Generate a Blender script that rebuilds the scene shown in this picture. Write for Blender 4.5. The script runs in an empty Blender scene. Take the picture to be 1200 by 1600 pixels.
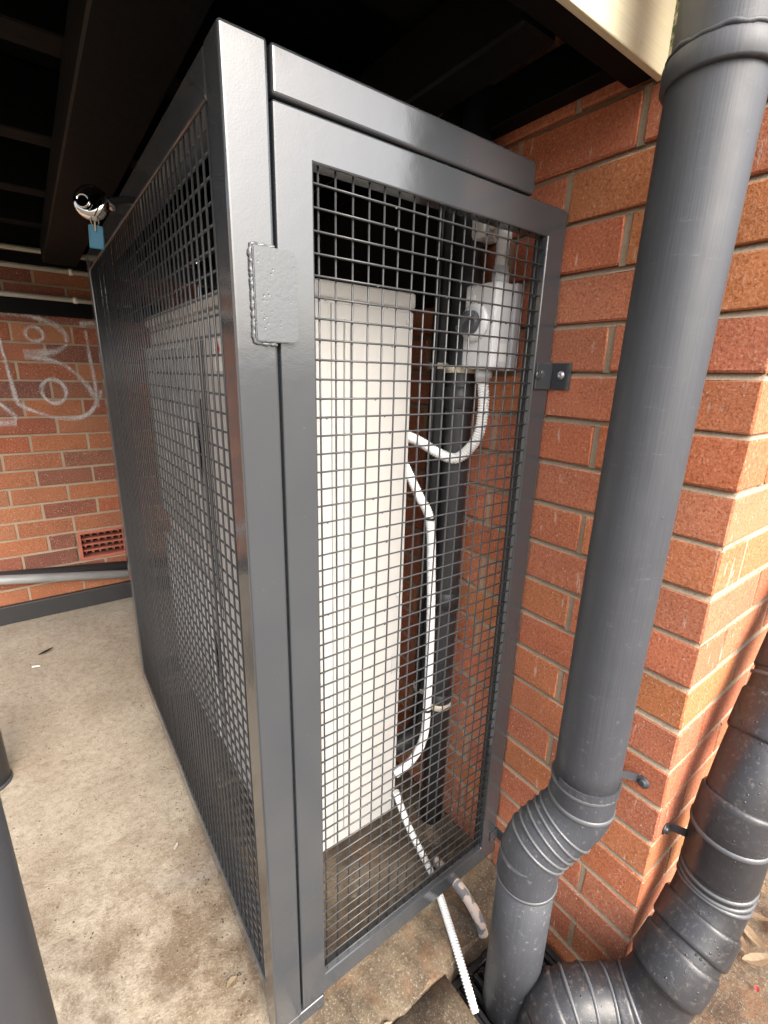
import bpy, bmesh, math, random
from mathutils import Vector, Matrix, noise
random.seed(7)
S = bpy.context.scene
COL = S.collection

# ------------------------------------------------------------------ camera
cd = bpy.data.cameras.new('camera'); cam = bpy.data.objects.new('camera', cd); COL.objects.link(cam)
cd.sensor_fit = 'HORIZONTAL'; cd.sensor_width = 36.0; cd.lens = 22.009
cd.clip_start = 0.02; cd.clip_end = 2000
M3 = Matrix(((0.80652, 0.144744, -0.573215), (-0.590679, 0.238269, -0.770926), (0.024992, 0.960353, 0.277666)))
cam.matrix_world = Matrix.Translation((-0.83266, -0.58077, 1.26604)) @ M3.to_4x4()
S.camera = cam

# ------------------------------------------------------------------ sky, sun, exposure
W = bpy.data.worlds.new('World'); S.world = W; W.use_nodes = True
nt = W.node_tree; nt.nodes.clear()
SUN_EL, SUN_AZ = 42.0, 180.0            # azimuth measured clockwise from +y
sky = nt.nodes.new('ShaderNodeTexSky'); sky.sky_type = 'NISHITA'; sky.sun_disc = False
sky.sun_elevation = math.radians(SUN_EL); sky.sun_rotation = math.radians(SUN_AZ)
sky.air_density = 1.0; sky.dust_density = 7.0; sky.ozone_density = 1.0
hs = nt.nodes.new('ShaderNodeHueSaturation'); hs.inputs['Saturation'].default_value = 0.62   # thin overcast
bg = nt.nodes.new('ShaderNodeBackground'); bg.inputs['Strength'].default_value = 0.15
wo = nt.nodes.new('ShaderNodeOutputWorld')
nt.links.new(sky.outputs[0], hs.inputs['Color']); nt.links.new(hs.outputs[0], bg.inputs['Color']); nt.links.new(bg.outputs[0], wo.inputs['Surface'])
sl = bpy.data.lights.new('sun', 'SUN'); sl.energy = 0.50; sl.angle = math.radians(100); sl.color = (.96, .98, 1.0)
so = bpy.data.objects.new('sun', sl); COL.objects.link(so)
a, e = math.radians(SUN_AZ), math.radians(SUN_EL)
so.rotation_euler = Vector((-math.sin(a) * math.cos(e), -math.cos(a) * math.cos(e), -math.sin(e))).to_track_quat('-Z', 'Y').to_euler()
S.view_settings.view_transform = 'Standard'; S.view_settings.look = 'None'
S.view_settings.exposure = 1.90; S.view_settings.gamma = 1.0; S.view_settings.use_curve_mapping = False
S.render.engine = 'CYCLES'
S.cycles.use_denoising = True; S.cycles.max_bounces = 10; S.cycles.diffuse_bounces = 6; S.cycles.glossy_bounces = 5
S.cycles.transparent_max_bounces = 12; S.cycles.sample_clamp_indirect = 8

# ------------------------------------------------------------------ material helpers
class NT:
    def __init__(s, name):
        s.m = bpy.data.materials.new(name); s.m.use_nodes = True
        s.t = s.m.node_tree; s.t.nodes.clear()
        s.out = s.n('ShaderNodeOutputMaterial'); s.b = s.n('ShaderNodeBsdfPrincipled')
        s.l(s.b.outputs[0], s.out.inputs['Surface'])
    def n(s, k, **kw):
        x = s.t.nodes.new(k)
        for a, v in kw.items(): setattr(x, a, v)
        return x
    def l(s, a, b): s.t.links.new(a, b)
    def set(s, sock, v):
        if hasattr(v, 'default_value') or hasattr(v, 'links'): s.l(v, sock)
        else: sock.default_value = v if not (isinstance(v, tuple) and len(v) == 3 and sock.type == 'RGBA') else (*v, 1)
    def coord(s, kind='Object'):
        return s.n('ShaderNodeTexCoord').outputs[kind]
    def pos(s): return s.n('ShaderNodeNewGeometry').outputs['Position']
    def rand(s): return s.n('ShaderNodeObjectInfo').outputs['Random']
    def mapping(s, v, scale=(1, 1, 1), rot=(0, 0, 0)):
        m = s.n('ShaderNodeMapping'); s.l(v, m.inputs['Vector']); m.inputs['Scale'].default_value = scale; m.inputs['Rotation'].default_value = rot
        return m.outputs[0]
    def noise(s, v, scale, detail=3, rough=.5, col=False):
        x = s.n('ShaderNodeTexNoise'); s.l(v, x.inputs['Vector']); x.inputs['Scale'].default_value = scale
        x.inputs['Detail'].default_value = detail; x.inputs['Roughness'].default_value = rough
        return x.outputs['Color' if col else 'Fac']
    def voro(s, v, scale, out='Distance', rnd=1.0):
        x = s.n('ShaderNodeTexVoronoi'); s.l(v, x.inputs['Vector']); x.inputs['Scale'].default_value = scale; x.inputs['Randomness'].default_value = rnd
        return x.outputs[out]
    def ramp(s, f, stops, interp='LINEAR'):
        r = s.n('ShaderNodeValToRGB'); s.l(f, r.inputs[0]); r.color_ramp.interpolation = interp
        el = r.color_ramp.elements
        while len(el) < len(stops): el.new(.5)
        for q, (p, c) in zip(el, stops):
            q.position = p; q.color = (*c, 1) if isinstance(c, tuple) else (c, c, c, 1)
        return r.outputs[0]
    def mix(s, f, a, b, mode='MIX'):
        x = s.n('ShaderNodeMix', data_type='RGBA', blend_type=mode)
        s.set(x.inputs[0], f); s.set(x.inputs[6], a); s.set(x.inputs[7], b); return x.outputs[2]
    def math(s, op, a, b=0.0):
        x = s.n('ShaderNodeMath', operation=op); s.set(x.inputs[0], a); s.set(x.inputs[1], b); return x.outputs[0]
    def sep(s, v):
        x = s.n('ShaderNodeSeparateXYZ'); s.l(v, x.inputs[0]); return x.outputs
    def bump(s, h, dist=.002, strength=1.0, prev=None):
        x = s.n('ShaderNodeBump'); x.inputs['Distance'].default_value = dist; x.inputs['Strength'].default_value = strength
        s.l(h, x.inputs['Height'])
        if prev: s.l(prev, x.inputs['Normal'])
        return x.outputs[0]
    def fin(s, col=None, rough=None, normal=None, metal=None, spec=None, coat=None, alpha=None):
        for k, v in (('Base Color', col), ('Roughness', rough), ('Normal', normal), ('Metallic', metal), ('Specular IOR Level', spec), ('Coat Weight', coat), ('Alpha', alpha)):
            if v is not None: s.set(s.b.inputs[k], v)
        return s.m

MAT = {}
def paint_steel():
    g = NT('grey_steel_paint'); v = g.pos()
    big = g.noise(v, 6, 4); fine = g.noise(v, 260, 2)
    scr = g.noise(g.mapping(v, (40, 40, 9)), 6, 5, .75)
    scm = g.ramp(scr, [(.70, 0.0), (.76, 1.0)])
    chips = g.ramp(g.noise(v, 95, 5, .75), [(.665, 0.0), (.70, 1.0)])
    c = g.mix(big, (.036, .040, .045), (.047, .052, .058))
    c = g.mix(g.math('MULTIPLY', scm, .35), c, (.20, .20, .20))
    c = g.mix(g.math('MULTIPLY', chips, .5), c, (.16, .16, .15))
    r = g.ramp(g.noise(v, 9, 6, .65), [(.3, .08), (.5, .12), (.72, .24)])
    n = g.bump(g.noise(v, 420, 2), .00014, .5); n = g.bump(g.noise(v, 45, 3), .0006, .3, n)
    return g.fin(c, r, n, spec=.90)
MAT['steel'] = paint_steel()
def paint_plate():
    g = NT('rough_painted_steel'); v = g.pos()
    pit = g.ramp(g.voro(v, 190), [(.0, 0.0), (.30, 1.0)]); sel = g.ramp(g.noise(v, 60, 3), [(.54, 0.0), (.68, 1.0)])
    h = g.mix(sel, (1, 1, 1), pit)
    n = g.bump(h, .0007, .8); n = g.bump(g.noise(v, 240, 3), .0005, .5, n)
    return g.fin((.075, .081, .088), .27, n, spec=.55)
MAT['plate'] = paint_plate()
def pvc_paint():
    g = NT('painted_downpipe'); v = g.pos()
    streak = g.noise(g.mapping(v, (140, 140, 3)), 3, 3)
    c = g.mix(g.noise(v, 5, 4), (.034, .037, .044), (.048, .052, .060))
    c = g.mix(g.math('MULTIPLY', g.ramp(streak, [(.4, 0.0), (.8, 1.0)]), .30), c, (.075, .078, .085))
    z = g.sep(v)[2]
    dirt = g.ramp(g.noise(v, 85, 6, .8), [(.585, 0.0), (.68, 1.0)])
    low = g.ramp(g.math('MULTIPLY', z, .6), [(.0, .85), (.45, .10), (.8, .03)])
    c = g.mix(g.math('MULTIPLY', dirt, low), c, (.36, .33, .29))
    blob = g.math('MULTIPLY', g.ramp(g.voro(v, 42), [(.0, 1.0), (.13, .0)]), g.ramp(g.noise(v, 7, 2), [(.5, 0.0), (.62, 1.0)]))
    scuff = g.ramp(g.noise(g.mapping(v, (9, 9, 55)), 2.2, 6, .8), [(.60, 0.0), (.70, .45)]); c = g.mix(scuff, c, (.13, .13, .135))
    n = g.bump(streak, .0006, .4); n = g.bump(blob, .0012, .7, n); n = g.bump(g.noise(v, 30, 3), .0012, .3, n)
    return g.fin(c, g.ramp(g.noise(v, 20, 4), [(.3, .44), (.8, .60)]), n, spec=.42)
MAT['pipe'] = pvc_paint()
def black_pvc():
    g = NT('dirty_dark_pipe'); v = g.pos()
    dirt = g.ramp(g.noise(v, 95, 7, .88), [(.54, 0.0), (.66, 1.0)])
    dust = g.noise(v, 9, 5, .6)
    spots = g.ramp(g.voro(v, 120), [(.05, 1.0), (.13, 0.0)])
    nz = g.sep(g.n('ShaderNodeNewGeometry').outputs['Normal'])[2]
    c = g.mix(dust, (.017, .017, .019), (.038, .038, .042))
    up = g.ramp(nz, [(.0, .15), (.8, .7)])
    c = g.mix(g.math('MULTIPLY', dirt, up), c, (.20, .175, .150))
    c = g.mix(g.math('MULTIPLY', spots, .14), c, (.30, .28, .25))
    n = g.bump(g.noise(v, 55, 5), .001, .5)
    drop = g.math('MULTIPLY', g.ramp(g.voro(v, 95), [(.08, 1.0), (.22, 0.0)]), g.ramp(g.noise(v, 26, 3), [(.50, 0.0), (.60, 1.0)]))
    n = g.bump(drop, .0016, .9, n)
    return g.fin(c, g.ramp(dust, [(.3, .26), (.8, .50)]), n)
MAT['bigpipe'] = black_pvc()

def brick_mat(name, stops, paint=0.0):
    g = NT(name); o = g.coord('Object'); v = g.pos(); rnd = g.rand()
    sh = g.n('ShaderNodeVectorMath', operation='ADD'); g.l(v, sh.inputs[0])
    cx = g.n('ShaderNodeCombineXYZ'); g.l(g.math('MULTIPLY', rnd, 37.0), cx.inputs[0]); g.l(g.math('MULTIPLY', rnd, 11.0), cx.inputs[1]); g.l(cx.outputs[0], sh.inputs[1]); w = sh.outputs[0]
    base = g.ramp(rnd, stops)
    cloud = g.noise(w, 13, 5, .6)
    c = g.mix(g.ramp(cloud, [(.3, 0.0), (.75, .6)]), base, g.mix(1.0, base, (1.25, 1.12, 1.0), 'MULTIPLY'))
    c = g.mix(g.ramp(g.noise(w, 6, 3), [(.45, 0.0), (.8, .5)]), c, g.mix(1.0, c, (.66, .62, .62), 'MULTIPLY'))
    gran = g.noise(w, 230, 4, .8)
    c = g.mix(g.ramp(gran, [(.34, .85), (.48, 0.0)]), c, g.mix(1.0, c, (.42, .36, .34), 'MULTIPLY'))
    c = g.mix(g.ramp(gran, [(.54, 0.0), (.70, .75)]), c, (.62, .36, .23))
    grit = g.ramp(g.voro(w, 260), [(.10, 1.0), (.20, 0.0)]); gs = g.ramp(g.noise(w, 40, 3), [(.5, 0.0), (.7, .7)])
    c = g.mix(g.math('MULTIPLY', grit, gs), c, (.12, .05, .035))
    # lime drips and paint splashes
    spl = g.ramp(g.voro(w, 85), [(.10, 1.0), (.16, 0.0)]); sel = g.ramp(g.noise(w, 24, 4, .7), [(.49, 0.0), (.57, 1.0)])
    k = g.math('MULTIPLY', spl, sel)
    if paint:
        z = g.sep(v)[2]; k = g.math('MULTIPLY', k, g.ramp(z, [(.25, 1.0), (.95, .45)]))
        sp2 = g.ramp(g.voro(w, 190), [(.12, 1.0), (.18, 0.0)]); s2 = g.ramp(g.noise(w, 30, 3), [(.42, 0.0), (.55, 1.0)])
        k = g.math('MAXIMUM', k, g.math('MULTIPLY', g.math('MULTIPLY', sp2, s2), g.ramp(z, [(.35, .9), (.85, .05)])))
        drip = g.ramp(g.noise(g.mapping(v, (60, 60, 11)), 1.2, 4, .6), [(.635, 0.0), (.70, .7)])
        c = g.mix(drip, c, (.62, .45, .37))
    c = g.mix(g.math('MULTIPLY', k, .85), c, (.72, .66, .60))
    n = g.bump(gran, .0018, .9); n = g.bump(g.noise(w, 70, 4), .0018, .6, n)
    return g.fin(c, .88, n, spec=.3)
R1 = [(0.0, (0.427, 0.13, 0.065)), (0.16, (0.47, 0.161, 0.088)), (0.34, (0.463, 0.177, 0.071)), (0.5, (0.456, 0.15, 0.081)), (0.66, (0.413, 0.148, 0.083)), (0.8, (0.484, 0.179, 0.1)), (0.9, (0.449, 0.174, 0.083)), (1.0, (0.42, 0.11, 0.047))]
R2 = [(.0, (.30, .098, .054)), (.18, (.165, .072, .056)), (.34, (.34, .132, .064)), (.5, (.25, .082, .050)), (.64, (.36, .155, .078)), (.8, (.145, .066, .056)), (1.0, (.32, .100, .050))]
MAT['brick'] = brick_mat('corner_brick', R1, 1.0)
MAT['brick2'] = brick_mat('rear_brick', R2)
def mortar(name, c1, c2):
    g = NT(name); v = g.pos()
    c = g.mix(g.noise(v, 18, 5, .65), c1, c2); c = g.mix(g.ramp(g.noise(v, 240, 3, .7), [(.5, 0.0), (.75, .6)]), c, (.16, .12, .09))
    return g.fin(c, .95, g.bump(g.noise(v, 160, 4, .7), .002, .9), spec=.2)
MAT['mortar'] = mortar('mortar', (.43, .345, .245), (.30, .232, .162))
def concrete(name, c1, c2, stain, speck=True, rust=0):
    g = NT(name); v = g.pos()
    c = g.mix(g.noise(v, 2.4, 6, .62), c1, c2)
    st = g.ramp(g.noise(g.mapping(v, (1, 1, 1), (0, 0, .6)), 3.1, 7, .68), [(.43, 0.0), (.56, 1.0)])
    near = g.ramp(g.sep(v)[1], [(.0, 1.0), (.35, .8), (.8, .25)])
    st2 = g.ramp(g.noise(g.mapping(v, (2.2, 1.0, 1), (0, 0, -.5)), 9, 6, .7), [(.50, 0.0), (.64, .8)])
    c = g.mix(g.math('MULTIPLY', g.math('MULTIPLY', g.math('MAXIMUM', st, st2), near), .92), c, stain)
    wash = g.ramp(g.noise(g.mapping(v, (1.4, 3.2, 1), (0, 0, .35)), 1.7, 5, .6), [(.58, 0.0), (.74, .28)])
    c = g.mix(wash, c, (.52, .52, .50))
    c = g.mix(g.ramp(g.noise(v, 42, 7, .82), [(.47, 0.0), (.66, .75)]), c, g.mix(1.0, c, (.55, .48, .40), 'MULTIPLY'))
    gr = g.noise(v, 210, 4, .8)
    c = g.mix(g.ramp(gr, [(.34, .55), (.45, 0.0)]), c, g.mix(1.0, c, (.40, .34, .28), 'MULTIPLY'))
    c = g.mix(g.ramp(gr, [(.56, 0.0), (.72, .6)]), c, (.55, .50, .41))
    if speck:
        pit = g.math('MULTIPLY', g.ramp(g.voro(v, 55), [(.05, 1.0), (.11, 0.0)]), g.ramp(g.noise(v, 9, 3), [(.48, 0.0), (.56, 1.0)]))
        c = g.mix(pit, c, (.07, .05, .035))
    if rust:
        c = g.mix(g.ramp(g.noise(v, 16, 6, .7), [(.50, 0.0), (.66, .75)]), c, (.15, .085, .045))
    n = g.bump(gr, .0022, .9); n = g.bump(g.noise(v, 28, 7, .75), .008, .7, n)
    return g.fin(c, .85, n, spec=.35)
MAT['slab'] = concrete('worn_concrete', (.45, .395, .308), (.36, .305, .230), (.125, .080, .044))
MAT['path'] = concrete('rough_path_concrete', (.215, .172, .118), (.130, .098, .062), (.060, .043, .028), True, 1)
def simple(name, col, rough=.5, metal=0, spec=.5, bump=0, bscale=80, var=.12):
    g = NT(name); v = g.pos()
    c = g.mix(g.noise(v, 11, 4), tuple(x * (1 - var) for x in col), tuple(min(1, x * (1 + var)) for x in col))
    n = g.bump(g.noise(v, bscale, 4), bump, .6) if bump else None
    return g.fin(c, rough, n, metal, spec)
def ac_paint():
    g = NT('ivory_sheet_metal'); v = g.pos()
    c = g.mix(g.noise(v, 6, 3), (.455, .455, .440), (.490, .490, .472))
    scuff = g.ramp(g.noise(g.mapping(v, (6, 6, 40)), 3.0, 5, .7), [(.64, 0.0), (.70, .55)])
    c = g.mix(scuff, c, (.33, .32, .30))
    run = g.ramp(g.noise(g.mapping(v, (70, 70, 2.2)), 1.5, 4, .6), [(.55, 0.0), (.75, .35)])
    c = g.mix(run, c, (.44, .42, .37))
    return g.fin(c, .42, g.bump(g.noise(v, 30, 3), .0006, .3))
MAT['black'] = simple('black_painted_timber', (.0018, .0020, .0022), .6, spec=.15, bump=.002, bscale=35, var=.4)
MAT['bsteel'] = simple('black_steel', (.028, .028, .030), .45, bump=.0006)
MAT['column'] = simple('charcoal_column_paint', (.045, .047, .054), .42, bump=.0005)
MAT['acwhite'] = ac_paint()
MAT['acgrey'] = simple('grey_plastic', (.42, .43, .43), .4, var=.04)
MAT['iso'] = simple('isolator_plastic', (.62, .63, .64), .32, var=.03)
MAT['isodark'] = simple('dark_knob', (.06, .068, .08), .35)
MAT['label'] = simple('paper_label', (.78, .78, .76), .6)
MAT['flex'] = simple('white_flexible_conduit', (.80, .81, .80), .38, var=.03)
MAT['cream'] = simple('cream_plastic', (.66, .60, .47), .5, var=.05)
MAT['lag'] = simple('black_lagging', (.018, .018, .019), .6, bump=.0015, bscale=60, var=.3)
MAT['blkpvc'] = simple('black_pvc', (.030, .031, .034), .42, bump=.0008, bscale=50, var=.3)
MAT['dark'] = simple('dark_inside', (.010, .010, .010), .8)
MAT['red'] = simple('red_print', (.45, .02, .02), .5)
MAT['tie'] = simple('black_cable_tie', (.012, .012, .012), .4)
MAT['galv'] = simple('galvanised_steel', (.34, .35, .35), .45, metal=.25, bump=.0006, var=.25)
MAT['condw'] = simple('weathered_white_conduit', (.66, .65, .58), .5, var=.1)
MAT['terra'] = simple('terracotta', (.40, .125, .078), .8, bump=.0015, bscale=120, var=.2)
MAT['chrome'] = simple('chrome', (.52, .51, .50), .06, metal=1.0, var=.02)
MAT['tag'] = simple('blue_plastic', (.0, .115, .20), .32, var=.06)
MAT['brass'] = simple('key_metal', (.16, .14, .11), .3, metal=1.0)
MAT['zinc'] = simple('zinc_screw', (.50, .51, .52), .35, metal=.7)
MAT['grate'] = simple('black_grate', (.020, .020, .022), .35, bump=.001)
MAT['leafdry'] = simple('dry_leaf', (.36, .285, .185), .7, var=.3)
MAT['leafdark'] = simple('dark_leaf', (.045, .032, .022), .8, var=.3)
MAT['scrap'] = simple('pale_scrap', (.66, .64, .60), .7)
MAT['petal'] = simple('red_petal', (.45, .07, .06), .6)
MAT['wire'] = simple('grey_wire_paint', (.036, .038, .041), .34, spec=.5, var=.15)
MAT['rib'] = simple('worn_pipe_rib', (.085, .088, .094), .34, spec=.5, bump=.0008, bscale=90, var=.3)
MAT['weld'] = simple('painted_weld', (.085, .09, .096), .18, bump=.0015, bscale=220)
def lead():
    g = NT('flaking_old_pipe'); v = g.pos()
    m = g.ramp(g.noise(v, 42, 3, .4), [(.46, 0.0), (.50, 1.0)])
    return g.fin(g.mix(m, (.15, .145, .15), (.46, .38, .33)), .7, g.bump(m, .001, .8))
MAT['lead'] = lead()
def cream_timber():
    g = NT('cream_painted_timber'); v = g.pos()
    gr = g.noise(g.mapping(v, (3, 90, 90)), 4, 4)
    c = g.mix(gr, (.60, .54, .36), (.70, .64, .46))
    c = g.mix(g.ramp(g.noise(v, 22, 6, .75), [(.60, 0.0), (.74, .5)]), c, (.30, .30, .18))
    return g.fin(c, .5, g.bump(gr, .0012, .5))
MAT['creamt'] = cream_timber()
def moss():
    g = NT('mossy_trim'); v = g.pos()
    m = g.ramp(g.noise(v, 55, 5, .7), [(.42, 0.0), (.55, 1.0)])
    return g.fin(g.mix(m, (.55, .52, .38), (.07, .10, .035)), .85, g.bump(m, .002, .8))
MAT['moss'] = moss()
def graffiti():
    g = NT('white_spray_paint'); v = g.pos()
    f = g.ramp(g.noise(v, 150, 5, .75), [(.34, .35), (.60, 1.0)])
    big = g.ramp(g.noise(v, 14, 3), [(.35, .45), (.6, 1.0)]); f = g.math('MULTIPLY', f, big)
    uv = g.sep(g.coord('UV'))[0]
    edge = g.ramp(g.math('ABSOLUTE', g.math('SUBTRACT', uv, .5)), [(.14, 1.0), (.5, 0.0)])
    al = g.math('MULTIPLY', g.math('MULTIPLY', f, edge), .68)
    return g.fin((.70, .68, .67), .8, alpha=al)
MAT['graf'] = graffiti()
def crackmat(): return simple('crack_shadow', (.05, .04, .03), .95)

# ------------------------------------------------------------------ mesh helpers
def link(name, me, mat=None, parent=None, smooth=False):
    if mat is not None and not me.materials: me.materials.append(MAT[mat])
    if smooth:
        for p in me.polygons: p.use_smooth = True
    o = bpy.data.objects.new(name, me); COL.objects.link(o)
    if parent is not None: o.parent = parent
    return o
def tag(o, label, cat=None, group=None, kind=None):
    if label: o['label'] = label
    if cat: o['category'] = cat
    if group: o['group'] = group
    if kind: o['kind'] = kind
    return o
def thing(name, label, cat, loc=(0, 0, 0), group=None):
    o = bpy.data.objects.new(name, None); o.empty_display_size = .05; o.location = loc; COL.objects.link(o)
    return tag(o, label, cat, group)
def to_mesh(bm, name='m'):
    me = bpy.data.meshes.new(name); bm.normal_update(); bm.to_mesh(me); bm.free(); return me
def box_bm(bm, a, b, bev=0.0, seg=1):
    r = bmesh.ops.create_cube(bm, size=1.0); vs = r['verts']
    for v in vs:
        v.co = Vector([a[i] + (v.co[i] + .5) * (b[i] - a[i]) for i in range(3)])
    if bev > 0:
        es = set()
        for v in vs: es.update(v.link_edges)
        bmesh.ops.bevel(bm, geom=list(es), offset=bev, segments=seg, affect='EDGES', profile=.5)
def box_mesh(boxes, bev=0.0, seg=1):
    bm = bmesh.new()
    for a, b in boxes:
        t = bmesh.new(); box_bm(t, a, b, bev, seg); me = to_mesh(t); bm.from_mesh(me); bpy.data.meshes.remove(me)
    return to_mesh(bm)
def box(name, a, b, mat, parent=None, bev=0.002, seg=2, loc=None):
    """box between world corners a, b; when it has a parent the parent's location is taken off"""
    off = Vector(parent_loc(parent)) if parent is not None else Vector((0, 0, 0))
    a = Vector(a) - off; b = Vector(b) - off
    c = (a + b) / 2
    o = link(name, box_mesh([(a - c, b - c)], bev, seg), mat, parent); o.location = c
    return o
def parent_loc(p):
    l = Vector((0, 0, 0))
    while p is not None: l += p.location; p = p.parent
    return l
def catmull(pts, n):
    pts = [Vector(p) for p in pts]; P = [pts[0] * 2 - pts[1]] + pts + [pts[-1] * 2 - pts[-2]]
    out = []
    for i in range(1, len(P) - 2):
        p0, p1, p2, p3 = P[i - 1:i + 3]
        for k in range(n):
            t = k / n
            out.append(.5 * ((2 * p1) + (p2 - p0) * t + (2 * p0 - 5 * p1 + 4 * p2 - p3) * t * t + (3 * p1 - p0 - 3 * p2 + p3) * t ** 3))
    out.append(pts[-1]); return out
def resample(pts, step):
    out = [pts[0].copy()]; acc = 0.0
    for a, b in zip(pts, pts[1:]):
        d = (b - a).length; 
        if d < 1e-9: continue
        s = step - acc
        while s <= d:
            out.append(a + (b - a) * (s / d)); s += step
        acc = (acc + d) % step
    if (out[-1] - pts[-1]).length > step * .3: out.append(pts[-1].copy())
    return out
def sweep(bm, pts, rad, seg=16, cap=True):
    pts = [Vector(p) for p in pts]; n = len(pts)
    T = [(pts[min(i + 1, n - 1)] - pts[max(i - 1, 0)]).normalized() for i in range(n)]
    u = T[0].orthogonal().normalized(); rings = []
    for i in range(n):
        if i: 
            q = T[i - 1].rotation_difference(T[i]); u = (q @ u)
        u = (u - T[i] * u.dot(T[i])).normalized(); w = T[i].cross(u)
        r = rad(i) if callable(rad) else (rad[i] if isinstance(rad, (list, tuple)) else rad)
        rings.append([bm.verts.new(pts[i] + (u * math.cos(2 * math.pi * k / seg) + w * math.sin(2 * math.pi * k / seg)) * r) for k in range(seg)])
    for a, b in zip(rings, rings[1:]):
        for k in range(seg): bm.faces.new((a[k], a[(k + 1) % seg], b[(k + 1) % seg], b[k])).smooth = True
    if cap:
        bm.faces.new(rings[0][::-1]); bm.faces.new(rings[-1])
def tube(name, pts, rad, mat, parent=None, seg=16, cap=True):
    off = Vector(parent_loc(parent)) if parent is not None else Vector((0, 0, 0))
    c = Vector(pts[0]) if parent is None else Vector((0, 0, 0))
    bm = bmesh.new(); sweep(bm, [Vector(p) - off - c for p in pts], rad, seg, cap)
    o = link(name, to_mesh(bm), mat, parent); o.location = c
    return o
def corrugated(name, ctrl, r, mat, parent=None, pitch=.0056, depth=.20, seg=18):
    pts = resample(catmull(ctrl, 40), pitch / 4)
    prof = [1.0, 1.0 - depth * .45, 1.0 - depth, 1.0 - depth * .45]
    return tube(name, pts, lambda i: r * prof[i % 4], mat, parent, seg)
def lathe_along(name, base, axis, prof, mat, parent=None, seg=32):
    """prof: list of (distance along axis, radius)"""
    off = Vector(parent_loc(parent)) if parent is not None else Vector((0, 0, 0))
    ax = Vector(axis).normalized(); u = ax.orthogonal().normalized(); w = ax.cross(u); bm = bmesh.new()
    c = Vector(base) - off; rings = []
    for d, r in prof:
        rings.append([bm.verts.new(ax * d + (u * math.cos(2 * math.pi * k / seg) + w * math.sin(2 * math.pi * k / seg)) * max(r, 1e-5)) for k in range(seg)])
    for a, b in zip(rings, rings[1:]):
        for k in range(seg): bm.faces.new((a[k], a[(k + 1) % seg], b[(k + 1) % seg], b[k])).smooth = True
    bm.faces.new(rings[0][::-1]); bm.faces.new(rings[-1])
    o = link(name, to_mesh(bm), mat, parent); o.location = c
    return o

# ------------------------------------------------------------------ ground, slabs
def grid_slab(name, x0, x1, y0, y1, ztop, thick, nx, ny, mat, amp=.0, edge_round=.0, jag=.0):
    bm = bmesh.new(); V = {}
    for i in range(nx + 1):
        for j in range(ny + 1):
            x = x0 + (x1 - x0) * i / nx; y = y0 + (y1 - y0) * j / ny
            z = ztop + amp * noise.noise(Vector((x * 7, y * 7, 3.1))) + amp * .5 * noise.noise(Vector((x * 22, y * 22, 1.7)))
            if jag and j == 0: y += jag * (noise.noise(Vector((x * 16, 5.5, 0))) + .5 * noise.noise(Vector((x * 60, 1.5, 0))))
            if edge_round: z -= edge_round * max(0, 1 - (y - y0) / .05) ** 2
            V[i, j] = bm.verts.new((x, y, z))
    for i in range(nx):
        for j in range(ny): bm.faces.new((V[i, j], V[i + 1, j], V[i + 1, j + 1], V[i, j + 1])).smooth = True
    loop = [(i, 0) for i in range(nx)] + [(nx, j) for j in range(ny)] + [(i, ny) for i in range(nx, 0, -1)] + [(0, j) for j in range(ny, 0, -1)]
    low = {k: bm.verts.new((V[k].co.x, V[k].co.y, ztop - thick)) for k in loop}
    for a, b in zip(loop, loop[1:] + loop[:1]): bm.faces.new((V[b], V[a], low[a], low[b]))
    return tag(link(name, to_mesh(bm), mat), None, kind='structure')
bm = bmesh.new()
R = 600
for q in ((-R, -R), (R, -R), (R, R), (-R, R)): bm.verts.new((q[0], q[1], -.16))
bm.faces.new(bm.verts[:]); tag(link('ground', to_mesh(bm), 'path'), None, kind='structure')
grid_slab('floor', -4.2, .0, -.095, 2.289, 0, .15, 210, 120, 'slab', .0030, .012)
grid_slab('floor_base', -.572, -.001, -.099, 1.20, .006, .15, 80, 150, 'path', .0110, .020, .014)
grid_slab('path', -4.2, -.272, -4.5, -.100, -.012, .14, 60, 70, 'path', .004)
grid_slab('path.001', .0, 3.5, -4.5, -.352, -.034, .12, 60, 70, 'path', .005)
grid_slab('path.002', -.268, -.004, -4.5, -.372, -.040, .12, 20, 70, 'path', .004)

# ------------------------------------------------------------------ brickwork
BL, BW, BH, J, CO = .230, .110, .076, .010, .086
brick_cache = {}
def brick_data(d, mat, variant):
    k = (tuple(round(x, 3) for x in d), mat, variant)
    if k not in brick_cache:
        rs = random.Random(hash(k) & 0xffff)
        bm = bmesh.new(); box_bm(bm, [-x / 2 for x in d], [x / 2 for x in d], .0024, 1)
        for v in bm.verts: v.co += Vector((rs.uniform(-1, 1), rs.uniform(-1, 1), rs.uniform(-1, 1))) * .0013
        me = to_mesh(bm, 'brick'); me.materials.append(MAT[mat]); brick_cache[k] = me
    return brick_cache[k]
def brick(parent, c, d, mat):
    o = bpy.data.objects.new('brick', brick_data(d, mat, random.randrange(6))); COL.objects.link(o); o.parent = parent
    o.location = Vector(c) + Vector((random.uniform(-1, 1), random.uniform(-1, 1), random.uniform(-1, 1))) * .0009
    o.rotation_euler = [random.uniform(-1, 1) * .004 for _ in range(3)]
    return o
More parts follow.
